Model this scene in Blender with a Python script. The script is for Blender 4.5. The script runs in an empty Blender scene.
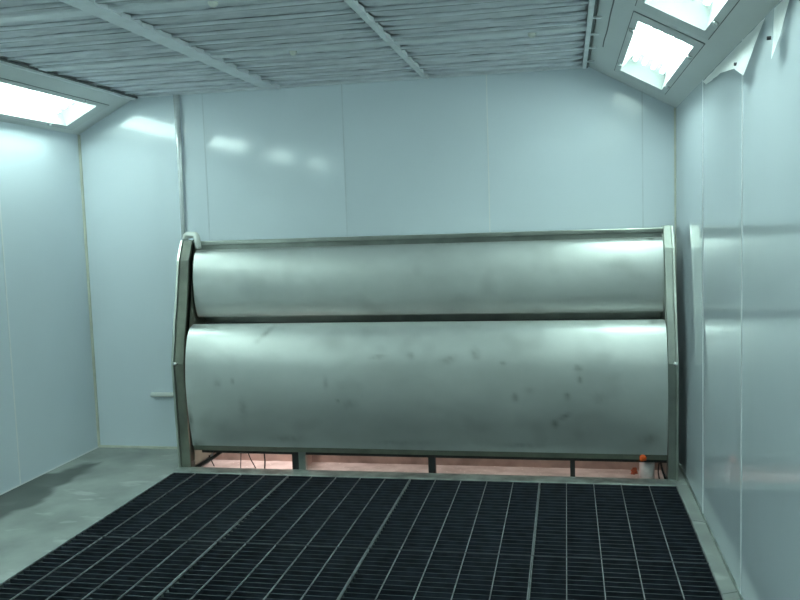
import bpy, bmesh, math, random
from mathutils import Vector, Matrix, noise
random.seed(7)
S = bpy.context.scene
C = S.collection
PI = math.pi

# ------------------------------------------------------------------ camera
FPX, CX, CY, CAMH = 840.0, 400.0, 300.0, 1.6
def camera_axes():
    y = Vector((566 - CX, -(220 - CY), -FPX)).normalized()
    h = Vector((1, 0.0325, 0))
    z = h.cross(y).normalized()
    if z.y < 0: z = -z
    x = y.cross(z)
    return Matrix((x, y, z))
R = camera_axes()
cam_data = bpy.data.cameras.new('camera')
cam_data.sensor_fit = 'HORIZONTAL'; cam_data.sensor_width = 36.0
cam_data.lens = FPX / 800 * 36.0
cam_data.clip_start = 0.02
cam = bpy.data.objects.new('camera', cam_data); C.objects.link(cam)
cam.matrix_world = Matrix.Translation((0, 0, CAMH)) @ R.to_4x4()
S.camera = cam

# ------------------------------------------------------------------ room sizes
XL, XR, YB, YF = -3.50, 0.695, 5.68, -1.4
ZC = 2.58
SR_A, SR_B = (0.16, 2.58), (0.695, 2.288)      # right slope: ceiling edge, wall edge
SL_A, SL_B = (-3.03, 2.58), (-3.50, 2.337)
GX0, GX1, GY0, GY1 = -2.607, 0.626, 2.80, 5.10  # grating field

# ------------------------------------------------------------------ materials
def new_mat(name):
    m = bpy.data.materials.new(name); m.use_nodes = True
    nt = m.node_tree
    b = nt.nodes['Principled BSDF']
    return m, nt, b
def N(nt, t, **kw):
    n = nt.nodes.new(t)
    for k, v in kw.items():
        if k in n.inputs: n.inputs[k].default_value = v
        else: setattr(n, k, v)
    return n
def noise_mix(nt, b, c1, c2, scale=5, detail=4, lo=0.35, hi=0.65, stretch=(1, 1, 1), sock='Base Color'):
    tc = N(nt, 'ShaderNodeTexCoord'); mp = N(nt, 'ShaderNodeMapping')
    mp.inputs['Scale'].default_value = stretch
    nz = N(nt, 'ShaderNodeTexNoise', Scale=scale, Detail=detail)
    rp = N(nt, 'ShaderNodeValToRGB')
    rp.color_ramp.elements[0].position = lo; rp.color_ramp.elements[0].color = (*c1, 1)
    rp.color_ramp.elements[1].position = hi; rp.color_ramp.elements[1].color = (*c2, 1)
    nt.links.new(tc.outputs['Object'], mp.inputs['Vector'])
    nt.links.new(mp.outputs['Vector'], nz.inputs['Vector'])
    nt.links.new(nz.outputs['Fac'], rp.inputs['Fac'])
    if sock: nt.links.new(rp.outputs['Color'], b.inputs[sock])
    return rp, nz
def bump(nt, b, nz, strength=0.2, dist=0.01):
    bp = N(nt, 'ShaderNodeBump', Strength=strength, Distance=dist)
    nt.links.new(nz.outputs['Fac'], bp.inputs['Height'])
    nt.links.new(bp.outputs['Normal'], b.inputs['Normal'])
    return bp
def simple(name, col, rough=0.5, metal=0.0, var=0.12, scale=6, spec=0.5):
    m, nt, b = new_mat(name)
    c1 = tuple(c * (1 - var) for c in col); c2 = tuple(min(1, c * (1 + var)) for c in col)
    noise_mix(nt, b, c1, c2, scale)
    b.inputs['Roughness'].default_value = rough; b.inputs['Metallic'].default_value = metal
    b.inputs['Specular IOR Level'].default_value = spec
    return m
def wall_mat(name, col, rough, ior):
    m, nt, b = new_mat(name)
    rp, nz = noise_mix(nt, b, tuple(c * .97 for c in col), col, 1.2, 3)
    b.inputs['Roughness'].default_value = rough
    n2 = N(nt, 'ShaderNodeTexNoise', Scale=2.2, Detail=2.0)
    tc = N(nt, 'ShaderNodeTexCoord'); nt.links.new(tc.outputs['Object'], n2.inputs['Vector'])
    b.inputs['IOR'].default_value = ior
    bump(nt, b, n2, 0.10, 0.012)
    return m
M = {}
M['wall'] = wall_mat('coated_wall_panel', (0.74, 0.80, 0.86), 0.095, 1.5)
M['wall_glossy'] = wall_mat('glossy_coated_wall_panel', (0.74, 0.80, 0.86), 0.045, 1.7)
M['slope'] = simple('coated_slope_panel', (0.62, 0.64, 0.64), 0.35, 0, 0.03, 2)
M['plate'] = simple('lamp_frame_plate', (0.56, 0.58, 0.58), 0.35, 0, 0.03, 2)
M['trim'] = simple('pale_seam_strip', (0.80, 0.82, 0.84), 0.35, 0, 0.04, 8)
M['caulk'] = simple('cream_sealant', (0.62, 0.62, 0.54), 0.5, 0, 0.1, 9)
M['seam'] = simple('panel_joint', (0.60, 0.65, 0.70), 0.3, 0, 0.05, 9)
M['seam_or_shade'] = simple('gap_shade_grey', (0.34, 0.35, 0.38), 0.7, 0, .3, 8)  # grey that paints the shaded gap behind the ceiling bars
M['shell'] = simple('plenum_board', (0.5, 0.52, 0.56), 0.8)
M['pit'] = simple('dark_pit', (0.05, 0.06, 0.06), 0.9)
M['screw'] = simple('zinc_screw', (0.8, 0.82, 0.82), 0.25, 0.6)
M['dark_screw'] = simple('dark_screw', (0.08, 0.08, 0.09), 0.4, 0.5)
M['seamdark'] = simple('dark_joint', (0.10, 0.11, 0.11), 0.6)
M['flange'] = simple('olive_shaded_flange', (0.15, 0.165, 0.13), 0.45, 0.1, 0.25, 6)  # darker than the frame steel: shade on the left frame put into colour
M['dark_front'] = simple('dark_unseen_front', (0.12, 0.125, 0.13), 0.6)  # unseen front wall, toned dark to cut light bounced from behind
M['frame'] = simple('frame_steel', (0.33, 0.35, 0.32), 0.36, 0.85, 0.15, 5)
M['rail'] = simple('rail_steel', (0.48, 0.50, 0.46), 0.33, 0.9, 0.15, 5)
M['darksteel'] = simple('blackened_steel', (0.03, 0.03, 0.03), 0.5, 0.3)
M['sill'] = simple('sill_steel', (0.33, 0.36, 0.34), 0.42, 0.5, 0.35, 9)
M['gbar'] = simple('grating_bar', (0.026, 0.032, 0.044), 0.45, 0.0, 0.35, 14)
M['grod'] = simple('grating_rod', (0.24, 0.25, 0.26), 0.38, 0.55, 0.3, 18)
M['gframe'] = simple('grating_edge', (0.045, 0.052, 0.065), 0.42, 0.4, 0.3, 14)
M['pvc'] = simple('white_plastic', (0.80, 0.81, 0.76), 0.35, 0, 0.06)
M['pinkpvc'] = simple('pinkish_white_pipe', (0.92, 0.80, 0.80), 0.35, 0, 0.12, 20)  # pale pink base with mottled tone
M['conduit'] = simple('galvanised_conduit', (0.80, 0.82, 0.83), 0.25, 0.35, 0.1, 8)
M['wire'] = simple('black_rubber', (0.012, 0.012, 0.012), 0.5)
M['orange'] = simple('orange_plastic', (0.95, 0.11, 0.01), 0.4, 0, 0.3, 60)
M['redorange'] = simple('reflection_orange', (0.55, 0.10, 0.04), 0.5, 0, 0.3, 60)
M['tray'] = simple('white_reflector', (0.62, 0.64, 0.63), 0.4, 0, 0.03)
M['beam'] = simple('ceiling_beam_paint', (0.78, 0.80, 0.84), 0.45, 0.1, 0.06, 7)
M['beambright'] = simple('bright_edge_strip', (0.80, 0.82, 0.84), 0.35, 0.1, 0.08, 9)
M['bar'] = simple('retaining_bar_metal', (0.80, 0.82, 0.87), 0.42, 0.2, 0.08, 7)
M['tank'] = simple('reddish_tank', (0.40, 0.31, 0.27), 0.45, 0.1, 0.35, 5)  # reddish brown base with random tone variation

def filter_mat():
    m, nt, b = new_mat('filter_fleece')
    rp, nz = noise_mix(nt, b, (0.64, 0.65, 0.70), (0.79, 0.80, 0.85), 9, 6, stretch=(1, 2.5, 1))
    b.inputs['Roughness'].default_value = 0.85
    bump(nt, b, nz, 0.35, 0.008)
    return m
M['filter'] = filter_mat()

def steel_mat():
    m, nt, b = new_mat('stainless_sheet')
    rp, nz = noise_mix(nt, b, (0.62, 0.64, 0.62), (0.74, 0.76, 0.74), 2.6, 5, 0.3, 0.7, (1, 1, 1.6), None)
    at = N(nt, 'ShaderNodeAttribute', attribute_name='grime')
    mx = N(nt, 'ShaderNodeMixRGB'); mx.inputs['Color2'].default_value = (0.13, 0.14, 0.125, 1)
    nt.links.new(at.outputs['Fac'], mx.inputs['Fac'])
    nt.links.new(rp.outputs['Color'], mx.inputs['Color1'])
    nt.links.new(mx.outputs['Color'], b.inputs['Base Color'])
    b.inputs['Metallic'].default_value = 0.65
    mr = N(nt, 'ShaderNodeMapRange')
    mr.inputs['From Min'].default_value = 0.3; mr.inputs['From Max'].default_value = 0.7
    mr.inputs['To Min'].default_value = 0.38; mr.inputs['To Max'].default_value = 0.46
    nt.links.new(nz.outputs['Fac'], mr.inputs['Value'])
    nt.links.new(mr.outputs['Result'], b.inputs['Roughness'])
    bump(nt, b, nz, 0.12, 0.02)
    return m
M['steel'] = steel_mat()

def concrete_mat():
    m, nt, b = new_mat('trowelled_concrete')
    rp, nz = noise_mix(nt, b, (0.22, 0.24, 0.225), (0.37, 0.39, 0.37), 3.0, 8, 0.3, 0.72, (1, 1, 1), None)
    tc = N(nt, 'ShaderNodeTexCoord'); mp = N(nt, 'ShaderNodeMapping')
    mp.inputs['Scale'].default_value = (1.0, 2.2, 1); mp.inputs['Rotation'].default_value = (0, 0, 0.6)
    n2 = N(nt, 'ShaderNodeTexNoise', Scale=3.2, Detail=3.0)
    r2 = N(nt, 'ShaderNodeValToRGB')
    r2.color_ramp.elements[0].position = 0.58; r2.color_ramp.elements[0].color = (0, 0, 0, 1)
    r2.color_ramp.elements[1].position = 0.66; r2.color_ramp.elements[1].color = (0.5, 0.5, 0.5, 1)
    nt.links.new(tc.outputs['Object'], mp.inputs['Vector']); nt.links.new(mp.outputs['Vector'], n2.inputs['Vector'])
    nt.links.new(n2.outputs['Fac'], r2.inputs['Fac'])
    m1 = N(nt, 'ShaderNodeMixRGB'); m1.inputs['Color2'].default_value = (0.52, 0.54, 0.52, 1)
    nt.links.new(r2.outputs['Color'], m1.inputs['Fac']); nt.links.new(rp.outputs['Color'], m1.inputs['Color1'])
    at = N(nt, 'ShaderNodeAttribute', attribute_name='damp')
    m2 = N(nt, 'ShaderNodeMixRGB'); m2.inputs['Color2'].default_value = (0.055, 0.065, 0.06, 1)
    nt.links.new(at.outputs['Fac'], m2.inputs['Fac']); nt.links.new(m1.outputs['Color'], m2.inputs['Color1'])
    nt.links.new(m2.outputs['Color'], b.inputs['Base Color'])
    b.inputs['Roughness'].default_value = 0.6
    bump(nt, b, nz, 0.25, 0.01)
    return m
M['concrete'] = concrete_mat()

def water_mat():
    m, nt, b = new_mat('murky_water')
    rp, nz = noise_mix(nt, b, (0.60, 0.54, 0.51), (0.82, 0.76, 0.73), 7, 4)
    tc = N(nt, 'ShaderNodeTexCoord')
    vo = N(nt, 'ShaderNodeTexVoronoi', Scale=26.0)
    r2 = N(nt, 'ShaderNodeValToRGB')
    r2.color_ramp.elements[0].position = 0.10; r2.color_ramp.elements[0].color = (1, 1, 1, 1)
    r2.color_ramp.elements[1].position = 0.20; r2.color_ramp.elements[1].color = (0, 0, 0, 1)
    nt.links.new(tc.outputs['Object'], vo.inputs['Vector']); nt.links.new(vo.outputs['Distance'], r2.inputs['Fac'])
    mx = N(nt, 'ShaderNodeMixRGB'); mx.inputs['Color2'].default_value = (0.9, 0.85, 0.8, 1)
    nt.links.new(r2.outputs['Color'], mx.inputs['Fac']); nt.links.new(rp.outputs['Color'], mx.inputs['Color1'])
    nt.links.new(mx.outputs['Color'], b.inputs['Base Color'])
    b.inputs['Roughness'].default_value = 0.2
    bump(nt, b, nz, 0.3, 0.02)
    return m
M['water'] = water_mat()

def tube_mat():
    m, nt, b = new_mat('lit_fluorescent_tube')
    b.inputs['Base Color'].default_value = (0.9, 0.9, 0.9, 1)
    b.inputs['Emission Color'].default_value = (0.79, 1.0, 0.97, 1)
    b.inputs['Emission Strength'].default_value = 26.0
    return m
M['tube'] = tube_mat()
def pane_mat():
    m = bpy.data.materials.new('lamp_glass'); m.use_nodes = True
    nt = m.node_tree; nt.nodes.clear()
    out = N(nt, 'ShaderNodeOutputMaterial'); tr = N(nt, 'ShaderNodeBsdfTransparent')
    tr.inputs['Color'].default_value = (0.93, 0.97, 0.95, 1)
    gl = N(nt, 'ShaderNodeBsdfGlossy', Roughness=0.05); lw = N(nt, 'ShaderNodeLayerWeight', Blend=0.5); pw = N(nt, 'ShaderNodeMath', operation='POWER'); pw.inputs[1].default_value = 4.0
    fr = N(nt, 'ShaderNodeMath', operation='MULTIPLY_ADD'); fr.inputs[1].default_value = 0.6; fr.inputs[2].default_value = 0.025
    nt.links.new(lw.outputs['Facing'], pw.inputs[0]); nt.links.new(pw.outputs[0], fr.inputs[0])
    mx = N(nt, 'ShaderNodeMixShader')
    nt.links.new(fr.outputs[0], mx.inputs['Fac']); nt.links.new(tr.outputs['BSDF'], mx.inputs[1])
    nt.links.new(gl.outputs['BSDF'], mx.inputs[2]); nt.links.new(mx.outputs['Shader'], out.inputs['Surface'])
    return m
M['pane'] = pane_mat()
def film_mat():
    m = bpy.data.materials.new('milky_plastic_film'); m.use_nodes = True
    nt = m.node_tree; b = nt.nodes['Principled BSDF']; out = nt.nodes['Material Output']
    b.inputs['Base Color'].default_value = (0.97, 0.98, 0.98, 1); b.inputs['Roughness'].default_value = 0.3
    tl = N(nt, 'ShaderNodeBsdfTranslucent'); tl.inputs['Color'].default_value = (0.95, 0.97, 0.97, 1)
    mx = N(nt, 'ShaderNodeMixShader', Fac=0.15)
    nt.links.new(b.outputs['BSDF'], mx.inputs[1]); nt.links.new(tl.outputs['BSDF'], mx.inputs[2])
    nt.links.new(mx.outputs['Shader'], out.inputs['Surface'])
    nz = N(nt, 'ShaderNodeTexNoise', Scale=14.0, Detail=3.0)
    tc = N(nt, 'ShaderNodeTexCoord'); nt.links.new(tc.outputs['Object'], nz.inputs['Vector'])
    bump(nt, b, nz, 0.5, 0.02)
    return m
M['film'] = film_mat()

# ------------------------------------------------------------------ mesh helpers
class MB:
    def __init__(s): s.v = []; s.f = []; s.attr = None
    def box(s, x0, y0, z0, x1, y1, z1):
        i = len(s.v)
        s.v += [(x0,y0,z0),(x1,y0,z0),(x1,y1,z0),(x0,y1,z0),(x0,y0,z1),(x1,y0,z1),(x1,y1,z1),(x0,y1,z1)]
        s.f += [tuple(i+k for k in q) for q in ((0,3,2,1),(4,5,6,7),(0,1,5,4),(1,2,6,5),(2,3,7,6),(3,0,4,7))]
        return s
    def quad(s, a, b, c, d):
        i = len(s.v); s.v += [a, b, c, d]; s.f.append((i, i+1, i+2, i+3)); return s
    def grid(s, pts):                       # rows of points
        i = len(s.v); n = len(pts[0])
        for r in pts: s.v += r
        for a in range(len(pts)-1):
            for b in range(n-1):
                s.f.append((i+a*n+b, i+a*n+b+1, i+(a+1)*n+b+1, i+(a+1)*n+b))
        return s
    def tube(s, pts, r, n=10, caps=True):
        pts = [Vector(p) for p in pts]; i = len(s.v)
        ref = Vector((0.31, 0.17, 0.93))
        for k, p in enumerate(pts):
            d = (pts[min(k+1, len(pts)-1)] - pts[max(k-1, 0)]).normalized()
            rr = r[k] if isinstance(r, (list, tuple)) else r
            a = d.cross(ref).normalized(); b = d.cross(a).normalized()
            for j in range(n):
                t = 2*PI*j/n
                s.v.append(tuple(p + a*(rr*math.cos(t)) + b*(rr*math.sin(t))))
        for k in range(len(pts)-1):
            for j in range(n):
                s.f.append((i+k*n+j, i+k*n+(j+1)%n, i+(k+1)*n+(j+1)%n, i+(k+1)*n+j))
        if caps:
            s.f.append(tuple(i+j for j in range(n))[::-1]); s.f.append(tuple(i+(len(pts)-1)*n+j for j in range(n)))
        return s
    def prism_x(s, prof, x0, x1):           # closed (y,z) profile extruded along x
        i = len(s.v); n = len(prof)
        s.v += [(x0, y, z) for y, z in prof] + [(x1, y, z) for y, z in prof]
        for j in range(n):
            k = (j+1) % n; s.f.append((i+j, i+k, i+n+k, i+n+j))
        s.f.append(tuple(range(i+n-1, i-1, -1))); s.f.append(tuple(range(i+n, i+2*n)))
        return s
    def dome(s, c, r, h, n=10):             # little button pointing to -z
        i = len(s.v); x, y, z = c
        for k, (q, w) in enumerate(((1, 0), (0.9, 0.5), (0.55, 0.9))):
            for j in range(n):
                t = 2*PI*j/n; s.v.append((x+r*q*math.cos(t), y+r*q*math.sin(t), z-h*w))
        s.v.append((x, y, z-h))
        for k in range(2):
            for j in range(n):
                s.f.append((i+k*n+j, i+k*n+(j+1)%n, i+(k+1)*n+(j+1)%n, i+(k+1)*n+j))
        for j in range(n): s.f.append((i+2*n+j, i+2*n+(j+1)%n, i+3*n))
        s.f.append(tuple(range(i+n-1, i-1, -1)))
        return s
    def build(s, name, mat, parent=None, origin=(0,0,0), smooth=False, bevel=0, solid=0, attr=None):
        me = bpy.data.meshes.new(name)
        ox, oy, oz = origin
        me.from_pydata([(x-ox, y-oy, z-oz) for x, y, z in s.v], [], s.f)
        bm = bmesh.new(); bm.from_mesh(me); bmesh.ops.recalc_face_normals(bm, faces=bm.faces); bm.to_mesh(me); bm.free()
        me.materials.append(mat)
        if smooth:
            for p in me.polygons: p.use_smooth = True
        if attr:
            a = me.attributes.new(attr[0], 'FLOAT', 'POINT')
            for k, val in enumerate(attr[1]): a.data[k].value = val
        o = bpy.data.objects.new(name, me); C.objects.link(o)
        if parent is not None: o.parent = parent
        else: o.location = origin
        if solid:
            md = o.modifiers.new('thickness', 'SOLIDIFY'); md.thickness = solid; md.offset = 0
        if bevel:
            md = o.modifiers.new('bevel', 'BEVEL'); md.width = bevel; md.segments = 2; md.limit_method = 'ANGLE'
        return o
def tag(o, label, cat, group=None, kind=None):
    o['label'] = label; o['category'] = cat
    if group: o['group'] = group
    if kind: o['kind'] = kind
    return o
def empty(name, loc, label, cat, group=None):
    o = bpy.data.objects.new(name, None); C.objects.link(o); o.location = loc; o.empty_display_size = 0.1
    return tag(o, label, cat, group)
def struct(o): o['kind'] = 'structure'; return o
def kids(o): return [c for c in bpy.data.objects if c.parent == o]
def copy_tree(o, parent=None):
    c = o.copy(); C.objects.link(c)
    if parent is not None: c.parent = parent
    for ch in kids(o): copy_tree(ch, c)
    return c

# ------------------------------------------------------------------ room shell
# floor: left strip (fine grid carries the damp patch), right kerb, front slab
stain = [(-3.60,4.50),(-3.58,4.95),(-3.44,5.02),(-3.36,5.20),(-3.27,5.31),(-3.235,5.20),(-3.22,5.01),(-3.215,4.80),(-3.215,4.63),
         (-3.135,4.52),(-3.13,4.44),(-3.20,4.29),(-3.20,4.14),(-3.22,3.9),(-3.34,3.6),(-3.60,3.3)]
def sdist(p, poly):
    ins = False; d = 9; n = len(poly)
    for i in range(n):
        a = Vector(poly[i]); b = Vector(poly[(i+1) % n]); ab = b-a
        t = max(0, min(1, (p-a).dot(ab)/ab.length_squared)); d = min(d, (p-(a+ab*t)).length)
        if (a.y > p.y) != (b.y > p.y) and p.x < (b.x-a.x)*(p.y-a.y)/(b.y-a.y)+a.x: ins = not ins
    return -d if ins else d
mb = MB(); vals = []
nx, ny = 40, 150
rows = []
for j in range(ny+1):
    y = 2.6 + (YB-2.6)*j/ny; row = []
    for i in range(nx+1):
        x = XL + (GX0-XL)*i/nx
        row.append((x, y, 0.0))
        q = sdist(Vector((x + 0.05*noise.noise(Vector((x*9, y*9, 0))), y + 0.08*noise.noise(Vector((x*7, y*7, 3))))), stain)
        vals.append(max(0, min(1, 0.5 - q/0.05)) * (0.85 + 0.15*noise.noise(Vector((x*5, y*5, 9)))))
    rows.append(row)
mb.grid(rows)
nv = len(mb.v)
mb.box(XL, YF, -0.6, XR, 2.6, 0.0)
mb.box(GX0, 2.6, -0.6, XR, GY0, 0.0)
mb.box(XL, 2.6, -0.6, GX0, YB, -0.002)
mb.box(GX1, GY0, -0.6, XR, YB, 0.0)
mb.box(GX0, GY1+0.13, -0.6, GX1, YB, -0.20)
mb.box(GX0, GY0, -0.7, GX1, YB, -0.6)
vals += [0.0]*(len(mb.v)-nv)
floor = struct(mb.build('floor', M['concrete'], attr=('damp', vals)))
# dark lining of the pit under the grating
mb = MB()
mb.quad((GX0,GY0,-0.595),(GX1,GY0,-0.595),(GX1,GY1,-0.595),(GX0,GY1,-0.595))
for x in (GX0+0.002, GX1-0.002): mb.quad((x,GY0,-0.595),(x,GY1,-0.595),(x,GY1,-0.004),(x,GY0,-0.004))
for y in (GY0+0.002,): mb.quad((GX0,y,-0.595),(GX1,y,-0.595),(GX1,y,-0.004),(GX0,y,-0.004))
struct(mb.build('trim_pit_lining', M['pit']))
# joints of the kerb beside the right wall
mb = MB()
for y, a in ((3.62, .03), (4.52, -.03)):
    mb.quad((GX1, y, .0012), (XR-.004, y+a, .0012), (XR-.004, y+a+.008, .0012), (GX1, y+.006, .0012))
struct(mb.build('trim_kerb_joints', M['seamdark']))
# sill across the back of the grating
struct(MB().box(GX0-0.02, GY1, -0.20, GX1, GY1+0.13, 0.004).build('trim_sill', M['sill'], bevel=0.004))

T = 0.08
struct(MB().box(XL-T, YF, 0, XL, YB+T, 2.80).build('wall_left', M['wall']))
struct(MB().box(XR, YF, 0, XR+T, YB+T, 2.80).build('wall_right', M['wall_glossy']))
struct(MB().box(XL, YB, -0.6, XR, YB+T, 2.80).build('wall_back', M['wall']))
struct(MB().box(XL-T, YF-T, 0, XR+T, YF, 2.80).build('unseen_wall_front', M['dark_front']))
struct(MB().box(XL-T, YF-T, 2.80, XR+T, YB+T, 2.86).build('ceiling', M['shell']))

# sloped light panels with rectangular openings
def lerp2(A, B, s):
    L = math.hypot(B[0]-A[0], B[1]-A[1]); return (A[0]+(B[0]-A[0])*s/L, A[1]+(B[1]-A[1])*s/L)
RY = [(-0.73, 0.54), (0.85, 2.12), (2.43, 3.70), (4.02, 5.29)]
LY = [(-0.59, 0.68), (0.99, 2.26), (2.57, 3.84), (4.15, 5.42)]
FW = 0.27
def slope(name, A, B, sc, ys):
    L = math.hypot(B[0]-A[0], B[1]-A[1]); s0, s1 = sc-FW/2, sc+FW/2
    mb = MB()
    def q(sa, sb, ya, yb):
        a, b = lerp2(A, B, sa), lerp2(A, B, sb)
        mb.quad((a[0], ya, a[1]), (b[0], ya, b[1]), (b[0], yb, b[1]), (a[0], yb, a[1]))
    q(0, s0, YF, YB); q(s1, L, YF, YB)
    y = YF
    for a, b in ys: q(s0, s1, y, a); y = b
    q(s0, s1, y, YB)
    # return up to the ceiling so that no light leaks behind
    mb.quad((A[0], YF, A[1]), (A[0], YB, A[1]), (A[0], YB, 2.80), (A[0], YF, 2.80))
    return struct(mb.build(name, M['slope']))
SCR, SCL = 0.333, 0.313
slope('wall_right_slope', SR_A, SR_B, SCR, RY)
slope('wall_left_slope', SL_A, SL_B, SCL, LY)

# corner sealant, base sealant, panel seam strips
def cap(name, mat, *boxes, bevel=0):
    mb = MB()
    for b in boxes: mb.box(*b)
    return struct(mb.build(name, mat, bevel=bevel))
cap('trim_left_corner', M['caulk'], (XL, YB-.014, 0, XL+.014, YB, 2.337))
cap('trim_right_corner', M['caulk'], (XR-.010, YB-.010, 0, XR, YB, 2.288))
cap('baseboard_back', M['caulk'], (XL, YB-.012, 0, GX0-.02, YB, .016))
cap('baseboard_left', M['trim'], (XL, 2.6, 0, XL+.006, YB, .008))
cap('baseboard_right', M['sill'], (XR-.004, 2.6, 0, XR, YB, .02))
n = 1
for x in (-2.516, -1.494, -0.503, 0.49):
    cap('trim_%d' % n, M['seam'] if x != -0.503 else M['trim'], (x-.004, YB-.0015, 0.0, x+.004, YB, ZC)); n += 1
for y in (2.60, 3.594, 4.582):
    cap('trim_%d' % n, M['trim'], (XR-.003, y-.007, .0, XR, y+.007, 2.288)); n += 1
for y in (2.75, 3.745, 4.742):
    cap('trim_%d' % n, M['trim'], (XL, y-.006, .0, XL+.002, y+.006, 2.337)); n += 1
# thin dark joints on the right slope
def slope_pt(A, B, s, y, off=0.0):
    x, z = lerp2(A, B, s); L = math.hypot(B[0]-A[0], B[1]-A[1])
    nx_, nz_ = (B[1]-A[1])/L, -(B[0]-A[0])/L
    if nz_ > 0: nx_, nz_ = -nx_, -nz_
    return (x+nx_*off, y, z+nz_*off)
mb = MB(); r = []
for k in range(41):
    y = 2.4 + (4.9-2.4)*k/40; w = 0.012*noise.noise(Vector((y*2.2, 0, 0)))
    r.append([slope_pt(SR_A, SR_B, 0.062+w, y, .001), slope_pt(SR_A, SR_B, 0.069+w, y, .001)])
mb.grid(r); struct(mb.build('trim_slope_joint', M['seamdark']))

# ------------------------------------------------------------------ lamps in the slopes
def make_lamp():
    root = empty('ceiling_light', (0, 0, 0), '', 'ceiling light', 'fluorescent lights in the sloped panels')
    L, W = 1.27, FW
    # local: x across, y along, z away from the room
    mb = MB(); h = 0.112
    a, b = W/2, L/2; t = 0.035
    mb.grid([[(-a,-b,0),(a,-b,0),(a,b,0),(-a,b,0),(-a,-b,0)], [(-a+t,-b+t,h),(a-t,-b+t,h),(a-t,b-t,h),(-a+t,b-t,h),(-a+t,-b+t,h)]])
    mb.quad((-a+t,-b+t,h),(a-t,-b+t,h),(a-t,b-t,h),(-a+t,b-t,h))
    mb.build('reflector', M['tray'], root)
    mb = MB(); o1, o2, fz = 0.032, 0.115, 0.004
    for x0, y0, x1, y1 in ((-a-o1,-b-o2,-a,b+o2),(a,-b-o2,a+o1,b+o2),(-a,-b-o2,a,-b),(-a,b,a,b+o2)):
        mb.box(x0, y0, -fz, x1, y1, -0.0005)
    mb.build('frame', M['plate'], root)
    mb = MB()
    for x0, y0, x1, y1 in ((-a-o1-.004,-b-o2,-a-o1,b+o2),(a+o1,-b-o2,a+o1+.004,b+o2),(-a-o1,-b-o2-.004,a+o1,-b-o2),(-a-o1,b+o2,a+o1,b+o2+.004)):
        mb.box(x0, y0, -.0015, x1, y1, -.0003)
    mb.build('seam_or_shade', M['seamdark'], root)
    MB().box(-a+.001, -b+.001, -.001, a-.001, b-.001, .001).build('glass_pane', M['pane'], root)
    for i in range(4):
        x = -0.0855 + 0.057*i
        tb = MB().tube([(x,-b+.10,.070),(x,b-.10,.070)], .013, 10).build('tube', M['tube'], root, smooth=True)
        for s in (-1, 1):
            MB().box(x-.011, s*(b-.098)-.014, .056, x+.011, s*(b-.098)+.014, .088).build('tube_holder', M['tray'], tb, bevel=.003)
    for x in (-a-o1/2, a+o1/2):
        for y in (-b+.20, b-.18):
            MB().dome((x, y, -fz), .014, .012).build('screw', M['screw'], root, smooth=True)
    return root
lamp0 = make_lamp()
def place_lamp(o, A, B, sc, y, side):
    L = math.hypot(B[0]-A[0], B[1]-A[1])
    u = Vector(((B[0]-A[0])/L, 0, (B[1]-A[1])/L))
    if side == 'left': u = -u
    v = Vector((0, 1, 0)); w = u.cross(v)
    x, z = lerp2(A, B, sc)
    mt = Matrix((u, v, w)).transposed().to_4x4(); mt.translation = (x, y, z)
    o.matrix_world = mt
words_r = ['lit light panel in the right slope, behind the camera', 'lit light panel in the right slope, over the camera',
           'bright light panel in the right slope, cut off by the top edge of the picture', 'bright square light panel in the right slope, nearest the back wall']
words_l = ['lit light panel in the left slope, behind the camera', 'lit light panel in the left slope, over the camera',
           'lit light panel in the left slope, just outside the picture', 'long bright light panel in the left slope, nearest the back wall']
first = True
for A, B, sc, ys, side, words in ((SR_A, SR_B, SCR, RY, 'right', words_r), (SL_A, SL_B, SCL, LY, 'left', words_l)):
    for (ya, yb), wd in zip(ys, words):
        o = lamp0 if first else copy_tree(lamp0)
        first = False
        place_lamp(o, A, B, sc, (ya+yb)/2, side); o['label'] = wd

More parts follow.
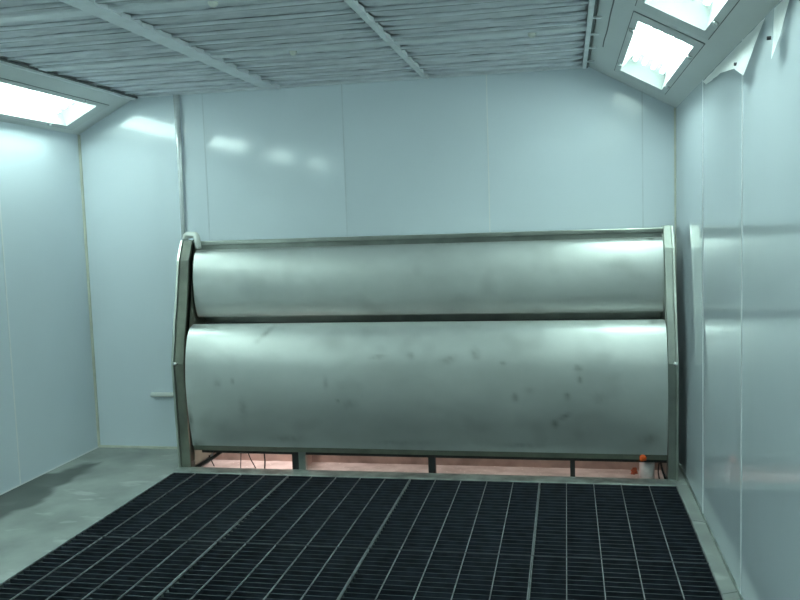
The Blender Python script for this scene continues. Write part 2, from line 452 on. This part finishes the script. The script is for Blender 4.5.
# ------------------------------------------------------------------ filter ceiling
BX = [(-3.03, -2.045), (-1.935, -0.935), (-0.885, 0.115)]
RYS = [(4.535, 5.665), (3.46, 4.525), (2.40, 3.45)]
bay_w = ['left bay', 'middle bay', 'right bay']
row_w = ['back row beside the back wall', 'second row from the back wall', 'third row from the back wall']
LINES = {0: [4.715, 4.91, 5.10, 5.31, 5.50], 1: [3.64, 3.85, 4.04, 4.24, 4.43], 2: [2.56, 2.77, 2.96, 3.16, 3.35]}
for ri, (y0, y1) in enumerate(RYS):
    for bi, (x0, x1) in enumerate(BX):
        c = ((x0+x1)/2, (y0+y1)/2, ZC)
        root = empty('ceiling_filter', c, 'white fleece filter pad of the ceiling, %s, %s' % (bay_w[bi], row_w[ri]), 'filter', 'ceiling filter pads')
        ln = [y0] + LINES[ri] + [y1]
        rows = []; ns = 60; nl = 90
        for j in range(nl+1):
            y = y0 + (y1-y0)*j/nl
            k = max(i for i in range(len(ln)-1) if y >= ln[i]-1e-6)
            t = (y-ln[k])/(ln[k+1]-ln[k])
            sag = 0.018*math.sin(PI*min(1, max(0, t)))**0.7
            row = []
            for i in range(ns+1):
                x = x0 + (x1-x0)*i/ns
                e = min(1, min(i, ns-i)/4)
                w = noise.noise(Vector((x*7, y*7, ri+bi*3))) * 0.004 + noise.noise(Vector((x*18, y*22, 5)))*0.003
                row.append((x, y, ZC + 0.022 - (sag + w)*(0.3+0.7*e)))
            rows.append(row)
        MB().grid(rows).build('fleece_pad', M['filter'], root, c, smooth=True, solid=0.004)
        for yl in LINES[ri]:
            z = ZC + 0.004
            dy = random.uniform(-.006, .006)
            MB().tube([(x0, yl-.02, z), (x0+.33, yl-.02+dy, z-.003), (x1-.33, yl-.02-dy, z-.003), (x1, yl-.02, z)], .010, 8).build('retaining_bar', M['bar'], root, c, smooth=True)
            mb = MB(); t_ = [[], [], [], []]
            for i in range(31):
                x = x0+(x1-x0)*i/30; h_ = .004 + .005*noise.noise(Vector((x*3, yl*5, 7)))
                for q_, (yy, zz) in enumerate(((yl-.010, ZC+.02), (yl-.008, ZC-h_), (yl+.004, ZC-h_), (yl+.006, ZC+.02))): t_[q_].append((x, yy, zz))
            mb.grid(t_).build('seam_or_shade', M['seam_or_shade'], root, c)  # grey strip in place of the shadow gap behind each bar
# runners along the room
def wavy_strip(x, w, y0, y1, z, amp):
    mb = MB(); top = []
    nn = 120
    prof = []
    for k in range(nn+1):
        y = y0+(y1-y0)*k/nn
        ph = (y % 0.197)/0.197
        dx = amp*(abs(math.sin(PI*ph))**0.6) + 0.3*amp*noise.noise(Vector((y*6, x, 0)))
        prof.append([(x-w/2, y, z+.02), (x-w/2, y, z), (x+w/2+dx, y, z-.004), (x+w/2+dx, y, z+.02)])
    mb.grid(prof); return mb
def beam(label, x, w, mat, z, amp):
    o = wavy_strip(x, w, 2.42, 5.655, z, amp).build('ceiling_runner', mat, None, (x, 4.0, z), smooth=False)
    return tag(o, label, 'ceiling rail', 'ceiling rails running away from the camera')
beam('wide padded pale rail running along the filter ceiling, left one', -1.99, 0.10, M['beam'], ZC-.010, .018)
beam('narrow bright rail running along the filter ceiling, middle of the picture', -0.91, 0.026, M['beambright'], ZC-.010, .014)
root = empty('ceiling_edge_rail', (0.14, 4.0, ZC), 'pale edge rail with clips along the right side of the filter ceiling', 'ceiling rail')
o_ = (0.14, 4.0, ZC)
MB().box(.117, 2.42, ZC-.014, .142, 5.655, ZC+.010).build('rail', M['beambright'], root, o_, bevel=.003)
MB().box(.143, 2.42, ZC-.010, .153, 5.655, ZC-.001).build('dark_gap', M['seamdark'], root, o_)
for y in (3.40, 4.21, 4.58, 4.93, 5.343):
    MB().box(.140, y-.012, ZC-.030, .182, y+.012, ZC-.022).build('clip', M['beambright'], root, o_, bevel=.003)
root = empty('ceiling_edge_rail', (-3.03, 4.0, ZC), 'bright uneven edge rail along the left side of the filter ceiling', 'ceiling rail')
o_ = (-3.03, 4.0, ZC)
mb = MB(); pr = []
for k in range(81):
    y = 2.42 + (5.655-2.42)*k/80; d = .010*noise.noise(Vector((y*5, 0, 2)))
    pr.append([(-3.05+d, y, ZC-.012), (-3.045+d, y, ZC-.022), (-3.02+d, y, ZC-.024), (-3.015+d, y, ZC-.004)])
mb.grid(pr).build('rail', M['beambright'], root, o_)
MB().box(-3.012, 2.42, ZC-.014, -2.998, 5.655, ZC-.001).build('dark_gap', M['seamdark'], root, o_)
# cross beams
def cross(label, y, w, z, knobs, h=.02):
    root = empty('ceiling_cross_beam', (-1.45, y, ZC), label, 'ceiling beam', 'ceiling beams running across')
    o_ = (-1.45, y, ZC)
    MB().box(-3.03, y-w/2, z, .13, y+w/2, z+h).build('beam', M['beam'], root, o_, bevel=.006)
    for x in knobs:
        MB().dome((x, y, z), .022, .022, 12).build('knob', M['pvc'], root, o_, smooth=True)
cross('pale beam crossing the filter ceiling between first and second filter rows', 4.53, .085, ZC-.008, (-0.16, -1.46))
cross('pale beam crossing the filter ceiling at the top edge of the picture', 3.455, .085, ZC-.008, (-0.16, -1.46))
cross('thin pale beam along the filter ceiling edge against the back wall', 5.665, .028, ZC-.006, ())
for x in (-1.42, -0.17):
    pass
# ------------------------------------------------------------------ water curtain cabinet
PX0, PX1 = -2.51, 0.583
org = (-0.985, 5.4, 0.0)
cab = empty('water_curtain_cabinet', org, 'stainless steel water curtain cabinet with two bulging panels against the back wall', 'spray booth cabinet')
def smooth_profile(ctrl, n):
    out = []
    m = len(ctrl)
    for i in range(m-1):
        p0 = ctrl[max(i-1, 0)]; p1 = ctrl[i]; p2 = ctrl[i+1]; p3 = ctrl[min(i+2, m-1)]
        for k in range(n):
            t = k/n
            out.append(tuple(0.5*((2*p1[d]) + (-p0[d]+p2[d])*t + (2*p0[d]-5*p1[d]+4*p2[d]-p3[d])*t*t + (-p0[d]+3*p1[d]-3*p2[d]+p3[d])*t**3) for d in (0, 1)))
    out.append(ctrl[-1]); return out
def panel_mesh(ctrl, spots, seed, stepx=0.0125, nprof=6):
    prof = smooth_profile(ctrl, nprof)
    nxp = int((PX1-PX0)/stepx); rows = []; vals = []
    for (y, z) in prof:
        row = []
        for i in range(nxp+1):
            x = PX0+(PX1-PX0)*i/nxp
            row.append((x, y + 0.004*noise.noise(Vector((x*1.3, z*1.7, seed))), z))
            g = 0.0
            for sx, sz, rx, rz, ang, a in spots:
                dx, dz = x-sx, z-sz
                ca, sa = math.cos(ang), math.sin(ang)
                u, v = (dx*ca+dz*sa)/rx, (-dx*sa+dz*ca)/rz
                d = u*u+v*v
                if d < 9: g += a*1.25*math.exp(-d*1.4)*(0.75+0.6*noise.noise(Vector((x*40, z*40, 1))))
            b_ = noise.noise(Vector((x*3.1, z*4.2, seed+4))) + 0.5*noise.noise(Vector((x*9, z*11, seed+8)))
            g += max(0, b_-0.25)*0.35
            vals.append(max(0, min(0.85, g)))
        rows.append(row)
    return MB().grid(rows), vals
# positions on the sheet from where they show: px -> x at about y=5.17
def pxx(px, py):
    d = R @ Vector((px-CX, -(py-CY), -FPX)); t = 5.17/d.y; return d.x*t, CAMH+d.z*t
def spot(px, py, w, h, ang=0, a=.6):
    x, z = pxx(px, py); k = 5.17/FPX; return (x, z, w*k, h*k, ang, a)
low_spots = [spot(378,357,9,2,0.05,.5), spot(410,356,4,4,0,.35), spot(475,354,5,7,.3,.4), spot(578,368,4,3,0,.7), spot(580,379,2.5,4,0,.5), spot(567,396,3,4,0,.6),
             spot(565,416,7,2.5,.45,.6), spot(555,424,3.5,4,0,.8), spot(515,397,3.5,4,0,.55), spot(233,381,2,3,0,.55), spot(263,334,8,3,.7,.5), spot(255,342,6,3,.6,.3),
             spot(503,363,3,2,0,.45), spot(326,383,3,7,0,.3), spot(338,401,2,2,0,.4), spot(243,408,5,14,0,.25), spot(350,404,10,6,0,.2), spot(448,360,12,5,.2,.25),
             spot(190,420,3,14,0,.6), spot(650,440,10,6,.3,.3), spot(285,440,18,4,0,.3), spot(400,444,40,3,0,.2), spot(195,446,8,5,0,.5), spot(655,324,6,3,0,.5), spot(530,390,6,3,0,.2),
             spot(600,398,8,6,0,.25), spot(520,447,22,3,0,.25), spot(218,383,5,6,0,.3)]
low_ctrl = [(5.355,.955),(5.35,.969),(5.33,.974),(5.305,.968),(5.26,.945),(5.222,.90),(5.19,.82),(5.168,.73),(5.158,.62),(5.158,.52),(5.166,.42),(5.182,.31),(5.203,.21),(5.211,.158)]
mb, vals = panel_mesh(low_ctrl, low_spots, 1.0)
mb.build('lower_panel', M['steel'], cab, org, smooth=True, attr=('grime', vals))
up_spots = [spot(655,240,4,1.5,0,.6), spot(450,244,30,2,0,.25), spot(650,246,8,2,0,.4)]
up_ctrl = [(5.475,1.462),(5.46,1.474),(5.44,1.472),(5.412,1.455),(5.388,1.415),(5.368,1.35),(5.358,1.27),(5.357,1.19),(5.366,1.11),(5.385,1.05),(5.40,1.018)]
mb, vals = panel_mesh(up_ctrl, up_spots, 6.0)
mb.build('upper_panel', M['steel'], cab, org, smooth=True, attr=('grime', vals))
# back, top, dark trough between the panels
MB().box(-2.60, 5.56, .16, .63, 5.60, 1.52).build('back_plate', M['frame'], cab, org)
MB().box(PX0, 5.40, .93, PX1, 5.56, .955).build('trough', M['darksteel'], cab, org)
MB().box(PX0, 5.41, 1.010, PX1, 5.56, 1.018).build('upper_panel_flange', M['rail'], cab, org)
# top rail: box with a bright lower flange
MB().box(-2.60, 5.45, 1.508, .63, 5.66, 1.534).build('top_rail', M['rail'], cab, org, bevel=.004)
MB().box(-2.53, 5.475, 1.44, .60, 5.49, 1.508).build('rail_web', M['frame'], cab, org)
# side frames: channel following the kinked profile
prof = [(5.43,1.545),(5.36,1.41),(5.297,1.14),(5.243,.945),(5.192,.72),(5.20,.47),(5.21,.19),(5.216,.0)]
def offs(d): return [(y+d, z) for y, z in prof]
def side(xa, xb, outer, mat, name='side_frame'):
    mb = MB()
    ring = prof + offs(.018)[::-1]
    mb.prism_x(ring, xa, xb)                                   # front flange
    mb.prism_x(prof + [(5.66, 0), (5.66, 1.545)], outer-.004, outer+.004)   # plate to the wall
    return mb.build(name, mat, cab, org, bevel=.002)
fl = side(-2.605, -2.535, -2.601, M['flange'])  # same steel as the right side, its shade painted in
MB().prism_x([(y-.012, z) for y, z in prof] + prof[::-1], -2.618, -2.603).build('edge_lip', M['rail'], fl, org)
fr = side(.588, .635, .631, M['frame'])
MB().prism_x([(y-.012, z) for y, z in prof] + prof[::-1], .634, .646).build('edge_lip', M['rail'], fr, org)
for fo, x in ((fl, -2.59), (fr, .628)):
    MB().tube([(x, 5.193, .725), (x, 5.172, .722)], .012, 10).build('bolt', M['screw'], fo, org, smooth=True)
# inner cheeks (dark gap between frame and panel)
MB().prism_x(offs(.06) + [(5.56, .0), (5.56, 1.50)], -2.534, -2.530).build('cheek', M['flange'], cab, org)
MB().prism_x(offs(.06) + [(5.56, .0), (5.56, 1.50)], .586, .590).build('cheek', M['frame'], cab, org)
# bottom channel, dark beam and posts of the slot
MB().prism_x([(5.216,.157),(5.236,.119),(5.30,.119),(5.30,.157)], PX0, PX1).build('bottom_channel', M['flange'], cab, org)
MB().box(-2.46, 5.245, .100, PX1, 5.29, .118).build('dark_beam', M['darksteel'], cab, org)
for x0, x1, mat in ((-1.815, -1.772, 'darksteel'), (-1.770, -1.722, 'frame'), (-.895, -.850, 'darksteel'), (.003, .033, 'darksteel')):
    MB().box(x0, 5.235, -.02, x1, 5.275, .118).build('post', M[mat], cab, org)
# tank behind the slot
MB().box(-2.53, 5.575, -.30, .586, 5.595, .30).build('tank_back', M['tank'], cab, org)
MB().box(-1.795, 5.30, -.20, -1.785, 5.575, .10).build('partition', M['tank'], cab, org)
mb = MB(); rows = []
for j in range(13):
    rows.append([(-2.53+3.116*i/120, 5.232+.343*j/12, -.045+.003*noise.noise(Vector((i*.3, j*.5, 0)))) for i in range(121)])
o = mb.grid(rows).build('tank_water', M['water'], None, (0, 0, 0), smooth=True)
tag(o, 'murky pinkish water with bright bubbles in the slot beneath the cabinet', 'water', kind='stuff')
# added warm fill lights hidden in the cabinet for the pink glow
def area(name, loc, sx, sy, power, col, rot=(0, 0, 0)):
    l = bpy.data.lights.new(name, 'AREA'); l.shape = 'RECTANGLE'; l.size = sx; l.size_y = sy; l.energy = power; l.color = col
    o = bpy.data.objects.new(name, l); C.objects.link(o); o.location = loc; o.rotation_euler = rot
    return o
area('cabinet_glow_fill', (-.6, 5.44, .45), 2.2, .08, 2.2, (1, .80, .72))
area('corner_glow_fill', (-2.1, 5.44, .45), .5, .08, 3.2, (1, .80, .76))

# ------------------------------------------------------------------ small things around the cabinet
o = MB().tube([(-2.705, 5.662, 2.575), (-2.705, 5.662, 2.2), (-2.71, 5.666, 1.8), (-2.712, 5.668, 1.45)], [.021, .020, .015, .013], 12).build('conduit', M['conduit'], None, (-2.705, 5.65, 1.45), smooth=True)
tag(o, 'shiny vertical conduit on the back wall from ceiling to cabinet corner', 'pipe')
def bend(pts, r, n=6):
    out = [Vector(pts[0])]
    for i in range(1, len(pts)-1):
        p = Vector(pts[i]); a = (Vector(pts[i-1])-p).normalized(); b = (Vector(pts[i+1])-p).normalized()
        for k in range(n+1):
            t = k/n; s, e = p+a*r, p+b*r
            out.append(s.lerp(p, t).lerp(p.lerp(e, t), t))
    out.append(Vector(pts[-1])); return out
o = MB().tube(bend([(-2.592, 5.44, 1.553), (-2.582, 5.44, 1.585), (-2.50, 5.43, 1.58), (-2.478, 5.40, 1.49)], .02), .021, 12).build('white_elbow_pipe', M['pvc'], None, (-2.52, 5.44, 1.55), smooth=True)
tag(o, 'small white plastic elbow pipe over the left top corner of the cabinet', 'pipe')
o = MB().tube([(-3.03, 5.655, .412), (-2.605, 5.655, .412)], .018, 12).build('stub_pipe', M['pvc'], None, (-2.8, 5.655, .412), smooth=True)
tag(o, 'short white horizontal pipe on the back wall left of the cabinet', 'pipe')
o = MB().tube([(.475, 5.34, -.05), (.475, 5.34, .11)], .046, 20).build('stand_pipe', M['pinkpvc'], None, (.475, 5.34, -.05), smooth=True)
tag(o, 'thick pale upright pipe in the right end of the slot beneath the cabinet', 'pipe')
def lump(name, px, py, y, r, mat, label, cat):
    d = R @ Vector((px-CX, -(py-CY), -FPX)); t = y/d.y; c = Vector((d.x*t, y, CAMH+d.z*t))
    mb = MB(); rows = []
    for j in range(9):
        th = PI*j/8; row = []
        for i in range(13):
            ph = 2*PI*i/12; q = Vector((math.sin(th)*math.cos(ph), math.sin(th)*math.sin(ph)*.6, math.cos(th)*1.05))
            q *= r*(1+1.1*noise.noise(q*2.2+Vector((px, 0, 0)))); row.append(tuple(c+q))
        rows.append(row)
    o = mb.grid(rows).build(name, mat, None, tuple(c), smooth=True); tag(o, label, cat); return o
lump('orange_tag', 643, 457.5, 5.212, .019, M['orange'], 'small bright orange tag stuck on the bottom edge of the lower panel', 'tag')
lump('orange_reflection', 634, 471.5, 5.33, .019, M['redorange'], 'lump standing for a red-orange reflection in the slot left of the thick pale pipe', 'reflection')  # small lump modelled in place of a red-orange reflection
def wire(name, label, pts, r, y):
    P3 = []
    for px, py, yy in pts:
        d = R @ Vector((px-CX, -(py-CY), -FPX)); t = yy/d.y; P3.append((d.x*t, yy, CAMH+d.z*t))
    P3 = bend(P3, .02, 4) if len(P3) > 2 else P3
    o = MB().tube(P3, r, 8).build(name, M['wire'], None, tuple(P3[0]), smooth=True)
    return tag(o, label, 'cable', 'black cables beneath the cabinet')
wire('hose', 'thick black hose slanting down to the left end of the slot beneath the cabinet', [(226,448,5.30),(214,457,5.285),(193,469.5,5.25)], .012, 5.3)
wire('cable', 'thin straight black cable hanging left of the slanting one in the slot', [(241,452,5.29),(240.5,474,5.25)], .003, 5.3)
wire('cable', 'thin black cable slanting down to the right in the left slot section', [(247,449,5.29),(250,458,5.29),(259,474,5.25)], .0035, 5.3)
wire('cable', 'black cable hanging straight nearest the green-grey post in the left slot section', [(264,449,5.29),(265,462,5.29),(264.5,474,5.25)], .005, 5.3)
wire('cable', 'thin faint cable curling next to the black hose at the left end', [(209,455,5.42),(213,464,5.42),(217,471,5.40)], .004, 5.4)
wire('cable', 'black cable slanting at the far right end of the slot beside the right frame', [(660.5,462,5.29),(662,470,5.28),(667,484,5.24)], .006, 5.3)
wire('cable', 'thin black cable hanging just right of the thick pale pipe', [(659,463,5.30),(658,472,5.30),(660,482,5.26)], .004, 5.3)

# ------------------------------------------------------------------ floor grating
GW = (GX1-GX0)/4; GL = (GY1-GY0)/2
def make_grating():
    root = empty('floor_grating', (0, 0, 0), '', 'floor grating', 'steel floor grating panels')
    g = .0035
    mb = MB(); nb = 23
    for k in range(1, nb):
        y = GL*k/nb
        mb.box(g+.004, y-.0025, -.034, GW-g-.004, y+.0025, -.003)
    mb.build('cross_bars', M['gbar'], root)
    mb = MB()
    for ya in (.002, GL-.008): MB().box(g, ya, -.036, GW-g, ya+.006, 0).build('end_bar', M['gframe'], root)
    for k in range(6):
        x = min(max(GW*k/5, g), GW-g)
        MB().box(x-.0024, .004, -.006, x+.0024, GL-.004, .0015).build('bearing_rod', M['grod'], root, bevel=.001)
    return root
g0 = make_grating()
cols = ['leftmost beside the concrete strip', 'second from the left', 'third from the left', 'rightmost beside the right wall']
rws = ['front row', 'back row at the cabinet']
first = True
for j in range(2):
    for i in range(4):
        o = g0 if first else copy_tree(g0)
        first = False
        o.location = (GX0+GW*i, GY0+GL*j, 0)
        o['label'] = 'dark steel floor grating panel, %s, %s' % (cols[i], rws[j])
# ledge and support beams below the grating
cap('trim_grating_ledge', M['pit'], (GX0, GY0, -.08, GX0+.03, GY1, -.037), (GX1-.03, GY0, -.08, GX1, GY1, -.037), (GX0, GY0+GL-.02, -.10, GX1, GY0+GL+.02, -.037))

# ------------------------------------------------------------------ loose film on the right wall
def film(name, label, poly, off):
    # poly: (Y, z, distance from the wall)
    mb = MB()
    a, b = poly
    rows = []; n_ = 90; m_ = 8
    def samp(pl, t):
        f_ = t*(len(pl)-1); i = min(int(f_), len(pl)-2); u = f_-i
        return Vector(pl[i]).lerp(Vector(pl[i+1]), u)
    for k in range(n_+1):
        p, q = samp(a, k/n_), samp(b, k/n_); row = []
        for j in range(m_+1):
            r_ = p.lerp(q, j/m_)
            d = max(.002, r_.z + .003*noise.noise(Vector((r_.x*9, r_.y*14, off))))
            row.append((XR-d, r_.x, r_.y))
        rows.append(row)
    o = mb.grid(rows).build(name, M['film'], None, (XR-.01, a[0][0], a[0][1]), smooth=True)
    return tag(o, label, 'plastic film', 'loose film on the right wall')
film('loose_film', 'torn milky film wedge below the light slope on the right wall, crossing the seam',
     ([(4.55,2.275,.005),(4.07,2.278,.005),(3.72,2.280,.005),(3.45,2.280,.005),(3.19,2.280,.005)],
      [(4.42,2.240,.010),(3.95,2.218,.022),(3.62,2.180,.028),(3.43,2.122,.030),(3.26,2.205,.024)]), 1)
film('loose_film', 'smaller torn milky film streak on the right wall, nearest the picture corner',
     ([(3.06,2.278,.005),(2.95,2.278,.005),(2.84,2.278,.005)], [(2.99,2.100,.028),(2.95,2.12,.028),(2.89,2.16,.026)]), 2)
for i, (y, z, w) in enumerate(((3.134, 2.197, 'small dark screw high on the right wall beside the smaller film streak'), (3.600, 2.194, 'small dark screw high on the right wall in the film wedge at the seam'))):
    o = MB().tube([(XR, y, z), (XR-.012 - .02*i, y, z)], .007, 8).build('wall_screw', M['dark_screw'], None, (XR, y, z), smooth=True)
    tag(o, w, 'screw', 'screws on the right wall')

# ------------------------------------------------------------------ world and colour
w = bpy.data.worlds.new('world'); S.world = w; w.use_nodes = True
w.node_tree.nodes['Background'].inputs['Color'].default_value = (0.02, 0.025, 0.025, 1)
w.node_tree.nodes['Background'].inputs['Strength'].default_value = 1.0
S.view_settings.view_transform = 'Standard'; S.view_settings.look = 'None'
S.view_settings.exposure = 0.14; S.view_settings.gamma = 1.0; S.view_settings.use_curve_mapping = False
S.cycles.max_bounces = 10; S.cycles.diffuse_bounces = 6; S.cycles.glossy_bounces = 5
S.cycles.transparent_max_bounces = 10
S.cycles.sample_clamp_indirect = 6.0
S.cycles.use_denoising = True
